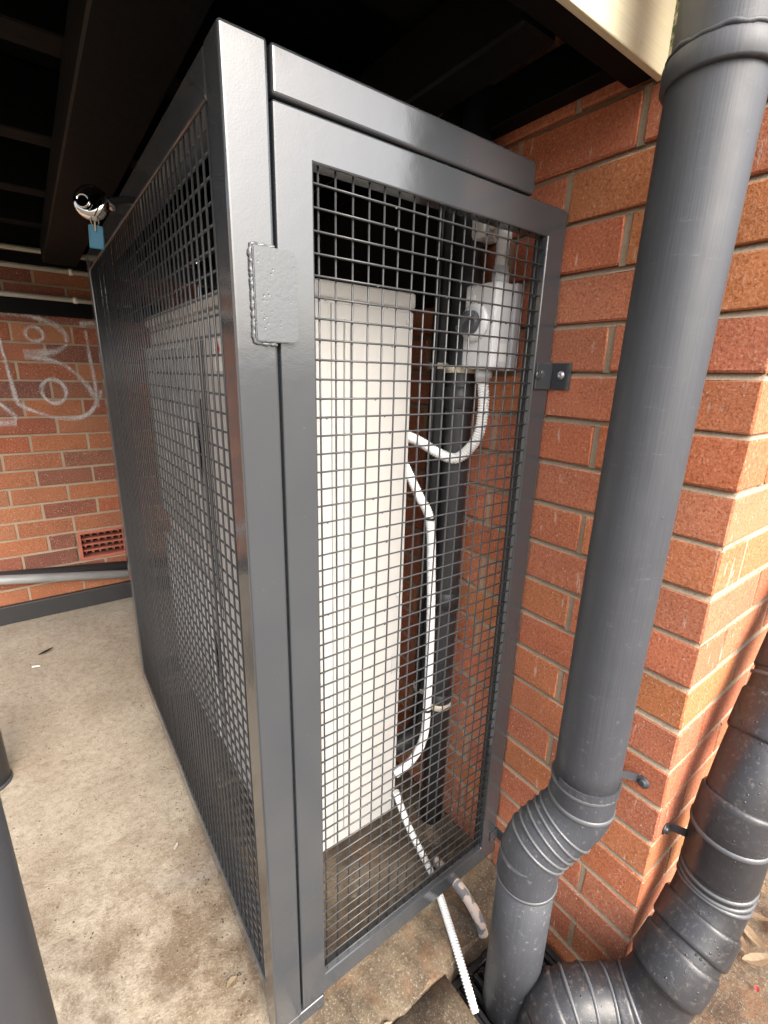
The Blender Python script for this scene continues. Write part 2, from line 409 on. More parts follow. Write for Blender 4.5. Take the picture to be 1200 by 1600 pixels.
# corner wall: face x = 0 (running in y), return face y = YC (running in +x)
YC, ZA, YA = -.345, 1.150, -.1082
NLO, NHI = -14, 17
bm = bmesh.new()
def quad(bm, *p): bm.faces.new([bm.verts.new(q) for q in p])
rec = .0140
def core(x0, x1, y0, y1, z0, z1): box_bm(bm, (x0, y0, z0), (x1, y1, z1))
zlo, zhi = ZA + (NLO - .5) * CO, ZA + (NHI + .5) * CO
core(rec, .10, YC + rec, 2.285, zlo, zhi)
core(.1005, 2.6, YC + rec, YC + .1, zlo + .001, zhi - .001)
for n in range(NLO, NHI + 1):                       # weather-struck bed joints
    zt = ZA + (n + .5) * CO; z0, z1 = zt - .006, zt + .006
    quad(bm, (.0014, YC + .002, z0), (.0014, 1.9, z0), (.0125, 1.9, z1), (.0125, YC + .002, z1))
    quad(bm, (2.5, YC + .0014, z0), (.0014, YC + .0014, z0), (.0125, YC + .0125, z1), (2.5, YC + .0125, z1))
perps, rperps = [], []
bricks_side, bricks_ret = [], []
for n in range(NLO, NHI + 1):
    zc = ZA + n * CO; even = n % 2 == 0
    # side face
    ys = YA if even else YA + .12
    first_end = YC + (BL if even else BW)           # corner brick
    d = (BW, BL, BH) if even else (BL, BW, BH)
    bricks_side.append(((d[0] / 2, YC + d[1] / 2, zc), d))
    y = first_end + J; perps.append((first_end + J / 2, zc))
    while y < 1.25:
        bricks_side.append(((BW / 2, y + BL / 2, zc), (BW, BL, BH))); perps.append((y + BL + J / 2, zc)); y += BL + J
    # return face
    x = (BW if even else BL) + J; rperps.append((x - J / 2, zc))
    while x < .75:
        bricks_ret.append(((x + BL / 2, YC + BW / 2, zc), (BL, BW, BH))); rperps.append((x + BL + J / 2, zc)); x += BL + J
for y, z in perps:
    box_bm(bm, (.0024, y - .006, z - .040), (.02, y + .006, z + .040))
for x, z in rperps:
    box_bm(bm, (x - .006, YC + .0024, z - .040), (x + .006, YC + .02, z + .040))
wall = tag(link('brick_wall', to_mesh(bm), 'mortar'), 'orange brick wall turning a corner behind the grey downpipe and the cage', 'wall')
for c, d in bricks_side + bricks_ret: brick(wall, c, d, 'brick')

# rear wall with graffiti: face y = YB
YB = 2.29
bm = bmesh.new(); rb = []
VX0, VX1, VZ0, VZ1 = -.737, -.507, .263, .425
for a_, b_ in (((-4.2, -.14), (.0, VZ0)), ((-4.2, VZ1), (.0, 2.4)), ((-4.2, VZ0), (VX0, VZ1)), ((VX1, VZ0), (.0, VZ1))):
    box_bm(bm, (a_[0], YB + rec, a_[1]), (b_[0], YB + .15, b_[1]))
for n in range(-1, 24):
    z0 = n * CO; zc = z0 + CO / 2
    for xa, xb in (((-4.2, VX0 - .004), (VX1 + .004, .0)) if VZ0 + .01 < z0 < VZ1 - .01 else ((-4.2, .0),)):
        quad(bm, (xa, YB + .0016, z0 - .006), (xb, YB + .0016, z0 - .006), (xb, YB + .007, z0 + .006), (xa, YB + .007, z0 + .006))
    xp = -.742 if n % 2 == 1 else -.622
    x = xp - .24 * (5 if n < 20 else 4)
    while x < -.05:
        rb.append((x + J / 2, x + .24 - J / 2, zc))
        if not (VZ0 < zc < VZ1 and VX0 - .01 < x < VX1 + .01): box_bm(bm, (x - .006, YB + .002, zc - .04), (x + .006, YB + .02, zc + .04))
        x += .24
rear = tag(link('brick_wall', to_mesh(bm), 'mortar'), 'dim rear brick wall with white graffiti and a terracotta vent', 'wall')
for x0, x1, zc in rb:
    if zc > VZ0 and zc < VZ1:
        if x0 < VX1 and x1 > VX0:
            if x0 < VX0 - .02: x1 = VX0 - J
            elif x1 > VX1 + .02: x0 = VX1 + J
            else: continue
            if x1 - x0 < .03: continue
    brick(rear, ((x0 + x1) / 2, YB + BW / 2, zc), (x1 - x0, BW, BH), 'brick2')
# terracotta air vent: frame and pyramidal bars
bm = bmesh.new()
fr = .016
for a, b in (((VX0, VZ0), (VX1, VZ0 + fr)), ((VX0, VZ1 - fr), (VX1, VZ1)), ((VX0, VZ0 + fr), (VX0 + fr, VZ1 - fr)), ((VX1 - fr, VZ0 + fr), (VX1, VZ1 - fr))):
    box_bm(bm, (a[0], YB - .004, a[1]), (b[0], YB + .06, b[1]), .0015)

vent = link('air_vent', to_mesh(bm), 'terra', rear); vent['label'] = 'terracotta louvred air vent set in the rear wall'
ncol, nrow = 6, 4
pw, ph = (VX1 - VX0 - 2 * fr) / ncol, (VZ1 - VZ0 - 2 * fr) / nrow
bm = bmesh.new()
bx, bz = pw * .62, ph * .46
vs = [bm.verts.new(q) for q in ((-bx / 2, 0, bz / 2), (bx / 2, 0, bz / 2), (0, -.03, -bz * .1), (-bx / 2, .03, -bz / 2), (bx / 2, .03, -bz / 2), (0, 0, -bz * .9))]
for f in ((0, 1, 2), (0, 2, 5), (1, 5, 2), (0, 5, 3), (1, 4, 5), (0, 3, 4), (0, 4, 1), (3, 5, 4)): bm.faces.new([vs[i] for i in f])
barme = to_mesh(bm, 'bar'); barme.materials.append(MAT['terra'])
for i in range(ncol):
    for j in range(nrow):
        o = bpy.data.objects.new('vent_bar', barme); COL.objects.link(o); o.parent = vent
        o.location = (VX0 + fr + pw * (i + .5), YB + .03, VZ0 + fr + ph * (j + .65))
bm = bmesh.new()
for j in range(1, nrow): box_bm(bm, (VX0 + fr, YB + .012, VZ0 + fr + ph * j - .004), (VX1 - fr, YB + .05, VZ0 + fr + ph * j + .004))
link('vent_web', to_mesh(bm), 'terra', vent)
bm = bmesh.new(); box_bm(bm, (VX0 + .003, YB + .061, VZ0 + .003), (VX1 - .003, YB + .08, VZ1 - .003)); link('vent_back', to_mesh(bm), 'dark', vent)
# graffiti strokes
def stroke(pts, w):
    p = catmull([Vector((x, 0, z)) for x, z in pts], 14); bm = bmesh.new(); uvl = bm.loops.layers.uv.new('UVMap')
    n = len(p); prev = None; rs = random.Random(len(pts) * 13 + (0 if callable(w) else int(w * 1e4)))
    for i in range(n):
        t = (p[min(i + 1, n - 1)] - p[max(i - 1, 0)]).normalized(); s = Vector((-t.z, 0, t.x)); k = i / (n - 1)
        ww = (w(k) if callable(w) else w) * (1.28 + .22 * math.sin(i * .13 + len(pts)) + rs.uniform(-.03, .03))
        cur = (bm.verts.new(p[i] + s * ww / 2), bm.verts.new(p[i] - s * ww / 2))
        if prev:
            f = bm.faces.new((prev[0], prev[1], cur[1], cur[0]))
            for lp in f.loops: lp[uvl].uv = (0.0 if lp.vert in (prev[0], cur[0]) else 1.0, 0)
        prev = cur
    bm.verts.ensure_lookup_table()
    o = link('graffiti_stroke', to_mesh(bm), 'graf', rear); o.location = (0, YB - .0045 - .0002 * stroke.n, 0); stroke.n += 1
stroke.n = 0
stroke([(-.96, 1.512), (-.885, 1.500), (-.799, 1.495), (-.729, 1.480), (-.683, 1.459), (-.650, 1.422), (-.650, 1.385)], .024)
stroke([(-.650, 1.375), (-.691, 1.345), (-.759, 1.330), (-.826, 1.325)], lambda k: .022 + .018 * k)
stroke([(-.826, 1.312), (-.743, 1.303), (-.680, 1.283), (-.634, 1.244), (-.599, 1.198), (-.572, 1.147), (-.562, 1.099), (-.593, 1.051), (-.655, 1.024), (-.750, 1.030), (-.823, 1.061), (-.878, 1.094)], .022)
stroke([(-.878, 1.090), (-.887, 1.129), (-.894, 1.225), (-.902, 1.322), (-.910, 1.40), (-.925, 1.46)], .018)
def ring(cx, cz, rx, rz, w, n=13):
    stroke([(cx + rx * math.cos(2 * math.pi * k / (n - 1) + .8), cz + rz * math.sin(2 * math.pi * k / (n - 1) + .8)) for k in range(n)], w)
ring(-.772, 1.415, .034, .032, .017); ring(-.732, 1.155, .049, .057, .020)
stroke([(-.563, 1.446), (-.562, 1.333), (-.554, 1.199), (-.556, 1.118), (-.548, 1.075)], .017)
stroke([(-.600, 1.047), (-.575, 1.075), (-.545, 1.125), (-.53, 1.16)], .020)
stroke([(-.585, 1.474), (-.53, 1.480), (-.47, 1.48)], .03)
stroke([(-1.02, 1.16), (-.947, 1.096), (-.904, 1.040), (-.899, 1.020)], .020)
stroke([(-.900, 1.012), (-.963, 1.010), (-1.06, 1.012)], .036)
ring(-1.07, 1.30, .07, .09, .02)

# ------------------------------------------------------------------ deck overhead
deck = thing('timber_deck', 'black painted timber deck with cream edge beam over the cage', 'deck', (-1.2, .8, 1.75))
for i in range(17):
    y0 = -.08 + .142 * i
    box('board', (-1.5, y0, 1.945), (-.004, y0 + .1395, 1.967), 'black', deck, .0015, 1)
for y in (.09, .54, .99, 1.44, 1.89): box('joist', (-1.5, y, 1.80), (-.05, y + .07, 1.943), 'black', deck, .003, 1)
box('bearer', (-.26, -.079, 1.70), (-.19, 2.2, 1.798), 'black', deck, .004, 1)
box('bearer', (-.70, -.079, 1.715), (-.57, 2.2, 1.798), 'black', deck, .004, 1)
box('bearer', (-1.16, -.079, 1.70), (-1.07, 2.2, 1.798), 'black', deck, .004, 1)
box('shade_panel', (-.030, .31, 1.43), (-.005, 2.2, 1.725), 'black', deck, .003, 1)  # added black sheet standing in for deep shade on the brick above the unit
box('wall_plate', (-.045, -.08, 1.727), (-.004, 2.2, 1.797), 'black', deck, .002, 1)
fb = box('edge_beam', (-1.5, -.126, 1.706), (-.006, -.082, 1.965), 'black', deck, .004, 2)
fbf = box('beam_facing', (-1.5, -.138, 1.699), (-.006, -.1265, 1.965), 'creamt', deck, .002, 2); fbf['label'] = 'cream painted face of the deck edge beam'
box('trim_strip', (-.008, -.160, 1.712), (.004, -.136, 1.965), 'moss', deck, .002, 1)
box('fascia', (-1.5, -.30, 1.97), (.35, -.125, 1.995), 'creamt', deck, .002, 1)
# fixtures along the rear wall
for z0, z1, p in ((1.500, 1.590, .03), (1.712, 1.755, .03), (1.785, 1.90, .03)):
    o = box('ledger', (-1.5, YB - p, z0), (-.2, YB - .002, z1), 'black', deck, .002, 1)
CL = {1.575: ('lowest of three white conduits along the dark top of the rear wall', .036), 1.700: ('middle of three white conduits along the dark top of the rear wall', .012), 1.768: ('topmost of three white conduits along the dark top of the rear wall', .036)}
for z, (lb, dy) in CL.items():
    t = thing('conduit', lb, 'conduit', (-.9, YB - dy - .012, z), 'white conduits on the rear wall')
    tube('pipe', [(-2.5, YB - dy - .012, z + .004), (-.35, YB - dy - .012, z)], .0115, 'condw', t, 12)
    for xs in (-.92, -.60): 
        lathe_along('saddle', (xs, YB - dy - .012, z), (1, 0, 0), [(0, .0115), (0, .0145), (.018, .0145), (.018, .0115)], 'condw', t, 12)
sk = box('skirting_board', (-2.6, YB - .03, .002), (-.2, YB - .002, .098), 'bsteel', None, .003, 2)
tag(sk, 'black skirting board along the foot of the rear wall', 'skirting')
t = thing('galvanised_pipe', 'galvanised steel pipe running low across the rear wall', 'pipe', (-.8, 2.20, .2))
tube('pipe', [(-1.9, 2.215, .405), (-.3, 2.215, .127)], .0235, 'galv', t, 20)
tube('clip', [(-.40, 2.215, .1445), (-.385, 2.215, .1418)], .027, 'galv', t, 20)
br = tube('black_pipe', [(-1.9, 2.255, .355), (-.3, 2.255, .172)], .030, 'bsteel', None, 16)
tag(br, 'black pipe behind the galvanised pipe on the rear wall', 'pipe')
def column(cx, cy, r, lb):
    t = thing('steel_column', lb, 'column', (cx, cy, 0), 'charcoal steel columns')
    tube('shaft', [(cx, cy, -.011), (cx, cy, 1.70)], r, 'column', t, 40)
    lathe_along('base_collar', (cx, cy, -.003), (0, 0, 1), [(0, r), (0, r + .004), (.012, r + .004), (.014, r)], 'column', t, 40)
column(-.962, -.09, .052, 'near charcoal round column at the lower left edge')
column(-1.108, 1.09, .052, 'far charcoal round column standing on the concrete floor at left')

# ------------------------------------------------------------------ steel mesh cage
XP, XL, YD2, ZT = -.626, -.569, .05, 1.6105
LY = 1.3245
cage = thing('mesh_cage', 'grey steel mesh cage around the air conditioner against the wall', 'cage', (-.32, .66, 0))
B2 = .004
box('corner_post', (XP, .0, .038), (XP + .0535, YD2, ZT), 'steel', cage, B2, 3)
box('corner_post', (XP, LY - .05, .064), (XP + .05, LY, ZT), 'steel', cage, B2, 3)
box('corner_post', (-.056, LY - .05, .0), (-.006, LY, ZT), 'steel', cage, B2, 3)
box('foot', (XP + .002, .002, -.002), (-.5195, YD2 - .002, .0365), 'steel', cage, B2, 3)
box('top_rail', (XP, YD2 + .001, ZT - .051), (XP + .05, LY - .051, ZT - .001), 'steel', cage, B2, 3)
box('bottom_rail', (XP, YD2 + .001, .064), (XP + .05, LY - .051, .114), 'steel', cage, B2, 3)
box('transom', (XL, .0, 1.5615), (-.106, YD2, ZT - .0005), 'steel', cage, B2, 3)
box('top_rail', (XP + .051, LY - .049, ZT - .051), (-.057, LY - .001, ZT - .002), 'steel', cage, B2, 3)
box('bottom_rail', (XP + .051, LY - .049, .064), (-.057, LY - .001, .114), 'steel', cage, B2, 3)
# door leaf
DX0, DX1, DZ0, DZ1, OX0, OX1, OZ0, OZ1 = XL, -.007, .0477, 1.558, -.5188, -.0576, .0977, 1.5084
def frame_mesh(x0, x1, z0, z1, ox0, ox1, oz0, oz1, y0, y1):
    bm = bmesh.new()
    V = {}
    for yy in (y0, y1):
        for nm, X in (('o', ((x0, z0), (x1, z0), (x1, z1), (x0, z1))), ('i', ((ox0, oz0), (ox1, oz0), (ox1, oz1), (ox0, oz1)))):
            for k, (x, z) in enumerate(X): V[nm, k, yy] = bm.verts.new((x, yy, z))
    for k in range(4):
        j = (k + 1) % 4
        bm.faces.new((V['o', k, y0], V['o', j, y0], V['i', j, y0], V['i', k, y0]))
        bm.faces.new((V['o', j, y1], V['o', k, y1], V['i', k, y1], V['i', j, y1]))
        bm.faces.new((V['o', k, y1], V['o', j, y1], V['o', j, y0], V['o', k, y0]))
        bm.faces.new((V['i', j, y1], V['i', k, y1], V['i', k, y0], V['i', j, y0]))
    bmesh.ops.recalc_face_normals(bm, faces=bm.faces)
    es = [e for e in bm.edges if len(e.link_faces) == 2 and e.calc_face_angle(0) > .5]
    bmesh.ops.bevel(bm, geom=es, offset=.0025, segments=2, affect='EDGES', profile=.5)
    return to_mesh(bm)
cl = cage.location
door = link('door', frame_mesh(DX0 - cl.x, DX1 - cl.x, DZ0, DZ1, OX0 - cl.x, OX1 - cl.x, OZ0, OZ1, 0 - cl.y, .026 - cl.y), 'steel', cage)
door['label'] = 'mesh door leaf of the cage'
WR, PITCH = .00148, .0256
def wire_mesh(length, axis, wr=WR, drips=0):
    bm = bmesh.new(); n = 5
    for _ in range(drips):
        r = bmesh.ops.create_icosphere(bm, subdivisions=1, radius=random.uniform(.0012, .0019)); p = Vector((0, 0, 0)); p[axis] = length * random.uniform(-.46, .46); p.z -= wr * 1.0
        for v in r['verts']: v.co = Vector((v.co.x * 1.3, v.co.y, v.co.z * 1.1)) + p
    pts = [Vector((0, 0, 0)) for _ in range(n)]
    for i in range(n): pts[i][axis] = length * (i / (n - 1) - .5)
    sweep(bm, pts, wr, 8); me = to_mesh(bm, 'wire'); me.materials.append(MAT['wire']); return me
def wires(parent, mk, items):
    off = Vector(parent_loc(parent))
    for c in items:
        o = bpy.data.objects.new('wire', mk); COL.objects.link(o); o.parent = parent
        o.location = Vector(c) - off + Vector((random.uniform(-1, 1), random.uniform(-1, 1), random.uniform(-1, 1))) * .0004
        o.rotation_euler = [random.uniform(-1, 1) * .0007 for _ in range(3)]
YM = .007
xs = []; x = OX0 + PITCH * .41
while x < OX1 - .003: xs.append(x); x += PITCH
zs = []; z = OZ1 - .0185
while z > OZ0 + .004: zs.append(z); z -= PITCH
wires(door, wire_mesh(OZ1 - OZ0 + .02, 2), [(q, YM + 2 * WR, (OZ0 + OZ1) / 2) for q in xs])
for k in range(6): wires(door, wire_mesh(OX1 - OX0 + .02, 0, WR, random.randint(1, 4)), [((OX0 + OX1) / 2, YM, q) for q in zs[k::6]])
for nm, a_, b_ in (('reveal_shade_strip', (OX1 - .003, .0125, OZ0 + .0005), (OX1 - .0004, .0255, OZ1 - .0005)), ('reveal_shade_strip', (OX0 + .0004, .0125, OZ0 + .0004), (OX1 - .0035, .0255, OZ0 + .003))):
    box(nm, a_, b_, 'dark', door, 0, 1)  # dark strips added to paint shade onto the right and bottom door reveals
# side panel
bm = bmesh.new()
SZ0, SZ1, SY0, SY1 = .114, ZT - .051, YD2, LY - .05
for a, b in (((XP + .012, SY0 + .0005, SZ0 + .0005), (XP + .016, SY0 + .012, SZ1 - .0005)), ((XP + .012, SY1 - .012, SZ0 + .0005), (XP + .016, SY1 - .0005, SZ1 - .0005))):
    box_bm(bm, Vector(a) - cl, Vector(b) - cl)
side = link('mesh_panel', to_mesh(bm), 'steel', cage); side['label'] = 'wire mesh infill on the long side of the cage'
XM = XP + .005
ys = []; y = SY0 + .014
while y < SY1 - .003: ys.append(y); y += PITCH
zs2 = []; z = SZ1 - .016
while z > SZ0 + .004: zs2.append(z); z -= PITCH
wires(side, wire_mesh(SZ1 - SZ0 + .02, 2, .0017), [(XM, q, (SZ0 + SZ1) / 2) for q in ys])
wires(side, wire_mesh(SY1 - SY0 + .02, 1, .0017), [(XM + .0034, (SY0 + SY1) / 2, q) for q in zs2])
# welded cover plate over the door gap
def plate_mesh(w, h, t, r, rl):
    bm = bmesh.new(); pts = []
    for cx, cz, rr, a0 in ((w / 2, h / 2, r, 0), (-w / 2, h / 2, rl, 90), (-w / 2, -h / 2, rl, 180), (w / 2, -h / 2, r, 270)):
        ox = cx - math.copysign(rr, cx); oz = cz - math.copysign(rr, cz)
        for k in range(6):
            a = math.radians(a0 + 18 * k); pts.append((ox + rr * math.cos(a), oz + rr * math.sin(a)))
    f = [bm.verts.new((x, -t / 2, z)) for x, z in pts]; b = [bm.verts.new((x, t / 2, z)) for x, z in pts]
    fa = bm.faces.new(f); bm.faces.new(b[::-1])
    for i in range(len(f)): bm.faces.new((f[i], b[i], b[(i + 1) % len(f)], f[(i + 1) % len(f)]))
    bmesh.ops.recalc_face_normals(bm, faces=bm.faces)
    bmesh.ops.bevel(bm, geom=[e for e in fa.edges], offset=.0012, segments=2, affect='EDGES')
    return to_mesh(bm)
pl = link('cover_plate', plate_mesh(.056, .105, .006, .010, .003), 'plate', cage); pl.location = Vector((-.5745, -.0034, 1.355)) - cl
pl['label'] = 'pitted steel plate welded across the gap between post and door'
wp = []
rs = random.Random(5)
ctrl = [(-.574, 1.4085), (-.5985, 1.4085), (-.6035, 1.404), (-.6035, 1.38), (-.6035, 1.33), (-.6035, 1.306), (-.598, 1.301), (-.574, 1.3005)]
pts = resample(catmull([Vector((x, -.0015, z)) for x, z in ctrl], 20), .0016)
bm = bmesh.new(); pp = [p + Vector((rs.uniform(-1, 1) * .0007, 0, rs.uniform(-1, 1) * .0005)) - cl - pl.location for p in pts]
sweep(bm, pp, [.0024 + .0003 * math.sin(i * .9) + rs.uniform(-.0003, .0004) for i in range(len(pp))], 10)
link('weld_bead', to_mesh(bm), 'weld', pl)
# L-brackets to the wall
def lbracket(zc, h, wl, ws, screw=True):
    bm = bmesh.new(); o = Vector((0, 0, zc))
    box_bm(bm, (-wl, -.0035, -h / 2), (-.0002, -.0003, h / 2), .0008, 1)
    box_bm(bm, (-.0042, -ws, -h / 2), (-.0008, -.0036, h / 2), .0012, 2)
    for v in bm.verts: v.co += o - cl
    b = link('wall_bracket', to_mesh(bm), 'steel', cage)
    if screw:
        lathe_along('screw', (-.0042, -.0235, zc + .002), (-1, 0, 0), [(0, .008), (.0012, .0078), (.0018, .0055), (.0024, .0052), (.0034, .0046), (.0036, .0026), (.002, .002)], 'zinc', b, 20)
        lathe_along('bolt_head', (-.047, -.0035, zc + .001), (0, -1, 0), [(0, .008), (.0018, .0078), (.0026, .005)], 'steel', b, 16)
lbracket(1.274, .050, .052, .044)
lbracket(.115, .030, .030, .028, False)

# ------------------------------------------------------------------ air conditioner
AX0, AX1, AY0, AY1, AZ0, AZ1 = -.490, -.170, .225, 1.215, .090, 1.429
ac = thing('air_conditioner', 'tall ivory air conditioner outdoor unit inside the mesh cage', 'air conditioner', (-.33, .72, 0))
al = ac.location
box('cabinet', (AX0 + .012, AY0 + .004, AZ0), (AX1 - .004, AY1 - .004, AZ1 - .028), 'acwhite', ac, .006, 2)
box('lid', (AX0 - .004, AY0 - .004, AZ1 - .030), (AX1 + .003, AY1 + .004, AZ1), 'acwhite', ac, .006, 3)
box('side_panel', (AX0 + .125, AY0 - .001, AZ0 + .012), (AX1 - .001, AY0 + .010, AZ1 - .036), 'acwhite', ac, .003, 2)
box('corner_panel', (AX0, AY0 - .0015, AZ0 + .012), (AX0 + .1205, AY0 + .010, AZ1 - .036), 'acwhite', ac, .003, 2)
for x in (AX0 + .055, AX0 + .088, AX0 + .150, AX0 + .165):
    box('rib', (x, AY0 - .0075, AZ0 + .05), (x + .008, AY0 - .0005, AZ1 - .062), 'acwhite', ac, .0019, 2)
for z in (AZ1 - .055, .76, .14):
    lathe_along('screw', (AX1 - .016, AY0 - .001, z), (0, -1, 0), [(0, .006), (.002, .0055), (.0028, .003)], 'acwhite', ac, 12)
# cable entry hook on the rear edge
box('handle_recess', (AX1 - .030, AY0 - .0035, .545), (AX1 - .004, AY0 - .0012, .60), 'acgrey', ac, .001, 1)
box('service_panel', (AX0 - .001, AY0 + .004, AZ0 + .012), (AX0 + .011, .655, AZ1 - .036), 'acwhite', ac, .003, 2)
st = box('warning_sticker', (AX0 - .0022, .455, 1.268), (AX0 - .0012, .515, 1.335), 'label', ac, 0, 1); st['label'] = 'white sticker with a red warning mark'
bm = bmesh.new()
vs = [bm.verts.new(Vector((AX0 - .0026, y, z)) - al) for y, z in ((.492, 1.290), (.476, 1.312), (.492, 1.333), (.508, 1.312))]; bm.faces.new(vs)
link('warning_mark', to_mesh(bm), 'red', st).location = -Vector(st.location)
fx = AX0 + .006
box('fan_section', (fx, .672, AZ0 + .012), (fx + .006, AY1 - .002, AZ1 - .036), 'acwhite', ac, .002, 1)
for zc in (.43, 1.06):
    yc = .945; Rr = .235
    fan = lathe_along('fan_shroud', (fx - .0008, yc, zc), (-1, 0, 0), [(0, Rr), (.012, Rr + .003), (.014, Rr - .004), (.002, Rr - .012), (.0012, 0)], 'dark', ac, 48)
    lathe_along('fan_hub', (fx - .002, yc, zc), (-1, 0, 0), [(0, .05), (.004, .05), (.007, .04)], 'acgrey', fan, 24)
    for k in range(3):
        bm = bmesh.new(); a0 = k * 2 * math.pi / 3; ring_ = []
        for i in range(7):
            r0 = .045 + (Rr - .065) * i / 6; wd = .25 + .35 * i / 6
            ring_.append([bm.verts.new((-.003 - .005 * s, r0 * math.cos(a0 + .05 * i + wd * s), r0 * math.sin(a0 + .05 * i + wd * s))) for s in (0, .5, 1)])
        for a_, b_ in zip(ring_, ring_[1:]):
            for s in (0, 1): bm.faces.new((a_[s], a_[s + 1], b_[s + 1], b_[s]))
        link('fan_blade', to_mesh(bm), 'acgrey', fan)
    g = box('guard_frame', (AX0 - .018, yc - .262, zc + .262), (AX0 - .006, yc + .262, zc + .272), 'acwhite', ac, .002, 1)
    for a_, b_ in (((yc - .262, zc - .272), (yc + .262, zc - .262)), ((yc - .262, zc - .262), (yc - .252, zc + .262)), ((yc + .252, zc - .262), (yc + .262, zc + .262))):
        box('guard_bar', (AX0 - .018, a_[0], a_[1]), (AX0 - .006, b_[0], b_[1]), 'acwhite', g, .002, 1)
    mv = bmesh.new(); sweep(mv, [(0, 0, -.262), (0, 0, .262)], .0018, 6); mv = to_mesh(mv, 'guard_wire'); mv.materials.append(MAT['acwhite'])
    mh = bmesh.new(); sweep(mh, [(0, -.262, 0), (0, .262, 0)], .0022, 6); mh = to_mesh(mh, 'guard_wire'); mh.materials.append(MAT['acwhite'])
    for i in range(33):
        o = bpy.data.objects.new('guard_wire', mv); COL.objects.link(o); o.parent = g; o.location = Vector((AX0 - .015, yc - .25 + .5 * i / 32, zc)) - al - Vector(g.location)
    for i in range(6):
        o = bpy.data.objects.new('guard_wire', mh); COL.objects.link(o); o.parent = g; o.location = Vector((AX0 - .0115, yc, zc - .225 + .09 * i)) - al - Vector(g.location)
box('seam', (AX0 - .0025, .650, AZ0 + .15), (AX0 + .011, .6715, 1.20), 'dark', ac, 0, 1)
for k, y in enumerate((.600, .612, .624, .636)):
    box('vent_slot', (AX0 - .0018, y, .62 + .02 * k), (AX0 - .0008, y + .005, 1.36), 'dark', ac, 0, 1)
box('top_grip', (AX0 - .004, .53, 1.335), (AX0 - .0008, .645, 1.362), 'acgrey', ac, .001, 1)
for y in (AY0 + .14, AY1 - .14):
    box('foot', (AX0 + .005, y - .03, .0), (AX1 + .02, y + .03, AZ0 - .001), 'blkpvc', ac, .005, 2)

# ------------------------------------------------------------------ electrical isolator, conduits, pipes inside the cage
iso = thing('isolator_switch', 'light grey isolator switch box with dark rotary knob on the wall', 'switch', (-.045, .124, 1.285))
box('switch_box', (-.084, .083, 1.285), (-.006, .168, 1.447), 'iso', iso, .007, 3)
box('rear_cover', (-.030, .080, 1.283), (-.0055, .171, 1.449), 'iso', iso, .004, 2)
dm = lathe_along('knob_dial', (-.084, .134, 1.374), (-1, 0, 0), [(0, .037), (.006, .036), (.010, .031), (.012, .024)], 'iso', iso, 40)
kn = lathe_along('knob', (-.096, .134, 1.374), (-1, 0, 0), [(0, .023), (.010, .022), (.012, .020)], 'isodark', iso, 32)
bm = bmesh.new(); box_bm(bm, (-.026, -.006, -.022), (-.010, .006, .022), .002, 2)
h = link('knob_grip', to_mesh(bm), 'isodark', kn); h.rotation_euler = (math.radians(48), 0, 0)
box('rating_label', (-.066, .0822, 1.30), (-.042, .0832, 1.335), 'label', iso, 0, 1)
box('status_label', (-.0848, .138, 1.418), (-.0838, .160, 1.426), 'label', iso, 0, 1)
lathe_along('gland', (-.050, .131, 1.287), (0, 0, -1), [(0, .014), (.004, .014), (.004, .018), (.020, .018), (.020, .0145), (.030, .0145)], 'iso', iso, 20)
lathe_along('top_gland', (-.045, .112, 1.446), (0, 0, 1), [(0, .017), (.022, .017), (.022, .0150), (.034, .0150)], 'iso', iso, 20)
rc = thing('rigid_conduit', 'grey rigid conduit rising from the isolator switch up the wall', 'conduit', (-.045, .112, 1.48))
tube('pipe', catmull([(-.045, .112, 1.470), (-.045, .112, 1.52), (-.045, .113, 1.548), (-.042, .130, 1.562), (-.038, .165, 1.564), (-.036, .19, 1.565)], 8), .0125, 'iso', rc, 16)
lathe_along('coupling', (-.045, .1125, 1.525), (0, .1, 1), [(0, .013), (0, .0165), (.022, .0165), (.022, .013)], 'iso', rc, 18)
box('junction_box', (-.062, .150, 1.535), (-.006, .205, 1.59), 'iso', rc, .008, 2)
fc = thing('flexible_conduit', 'white corrugated conduit looping from the isolator switch to the unit', 'conduit', (-.06, .17, 1.085), 'white corrugated conduits')
corrugated('hose', [(-.05, .131, 1.262), (-.05, .124, 1.205), (-.052, .134, 1.140), (-.065, .176, 1.091), (-.09, .216, 1.099), (-.12, .240, 1.121), (-.172, .252, 1.144)], .0128, 'flex', fc)
fh = thing('drain_hose', 'long white corrugated hose strapped to the black pipes beside the unit', 'hose', (-.1, .2, .23), 'white corrugated conduits')
corrugated('hose', [(-.175, .240, 1.085), (-.140, .216, 1.002), (-.115, .202, .940), (-.100, .203, .797), (-.095, .199, .620), (-.095, .196, .448), (-.105, .191, .333), (-.130, .203, .263), (-.180, .214, .228)], .0115, 'flex', fh)
for z, c in ((.945, (-.1168, .203)), (.41, (-.097, .195))):
    lathe_along('cable_tie', (c[0], c[1], z), (.12, .02, 1), [(0, .0118), (0, .0134), (.006, .0134), (.006, .0118)], 'tie', fh, 18)
fl = thing('outlet_hose', 'white corrugated hose running under the door into the drain grate', 'hose', (-.22, -.07, 0), 'white corrugated conduits')
corrugated('hose', [(-.178, .212, .170), (-.165, .170, .085), (-.158, .110, .030), (-.163, .065, .016), (-.179, .023, .0125), (-.220, -.074, .009), (-.246, -.144, -.012), (-.2585, -.180, -.030)], .0098, 'flex', fl)
bp = thing('black_pipe', 'thick black pvc pipe with cream clips on the wall in the cage', 'pipe', (-.045, .207, 0))
tube('shaft', [(-.043, .205, .003), (-.043, .205, .6), (-.043, .205, 1.2), (-.043, .205, 1.80)], .030, 'blkpvc', bp, 28)
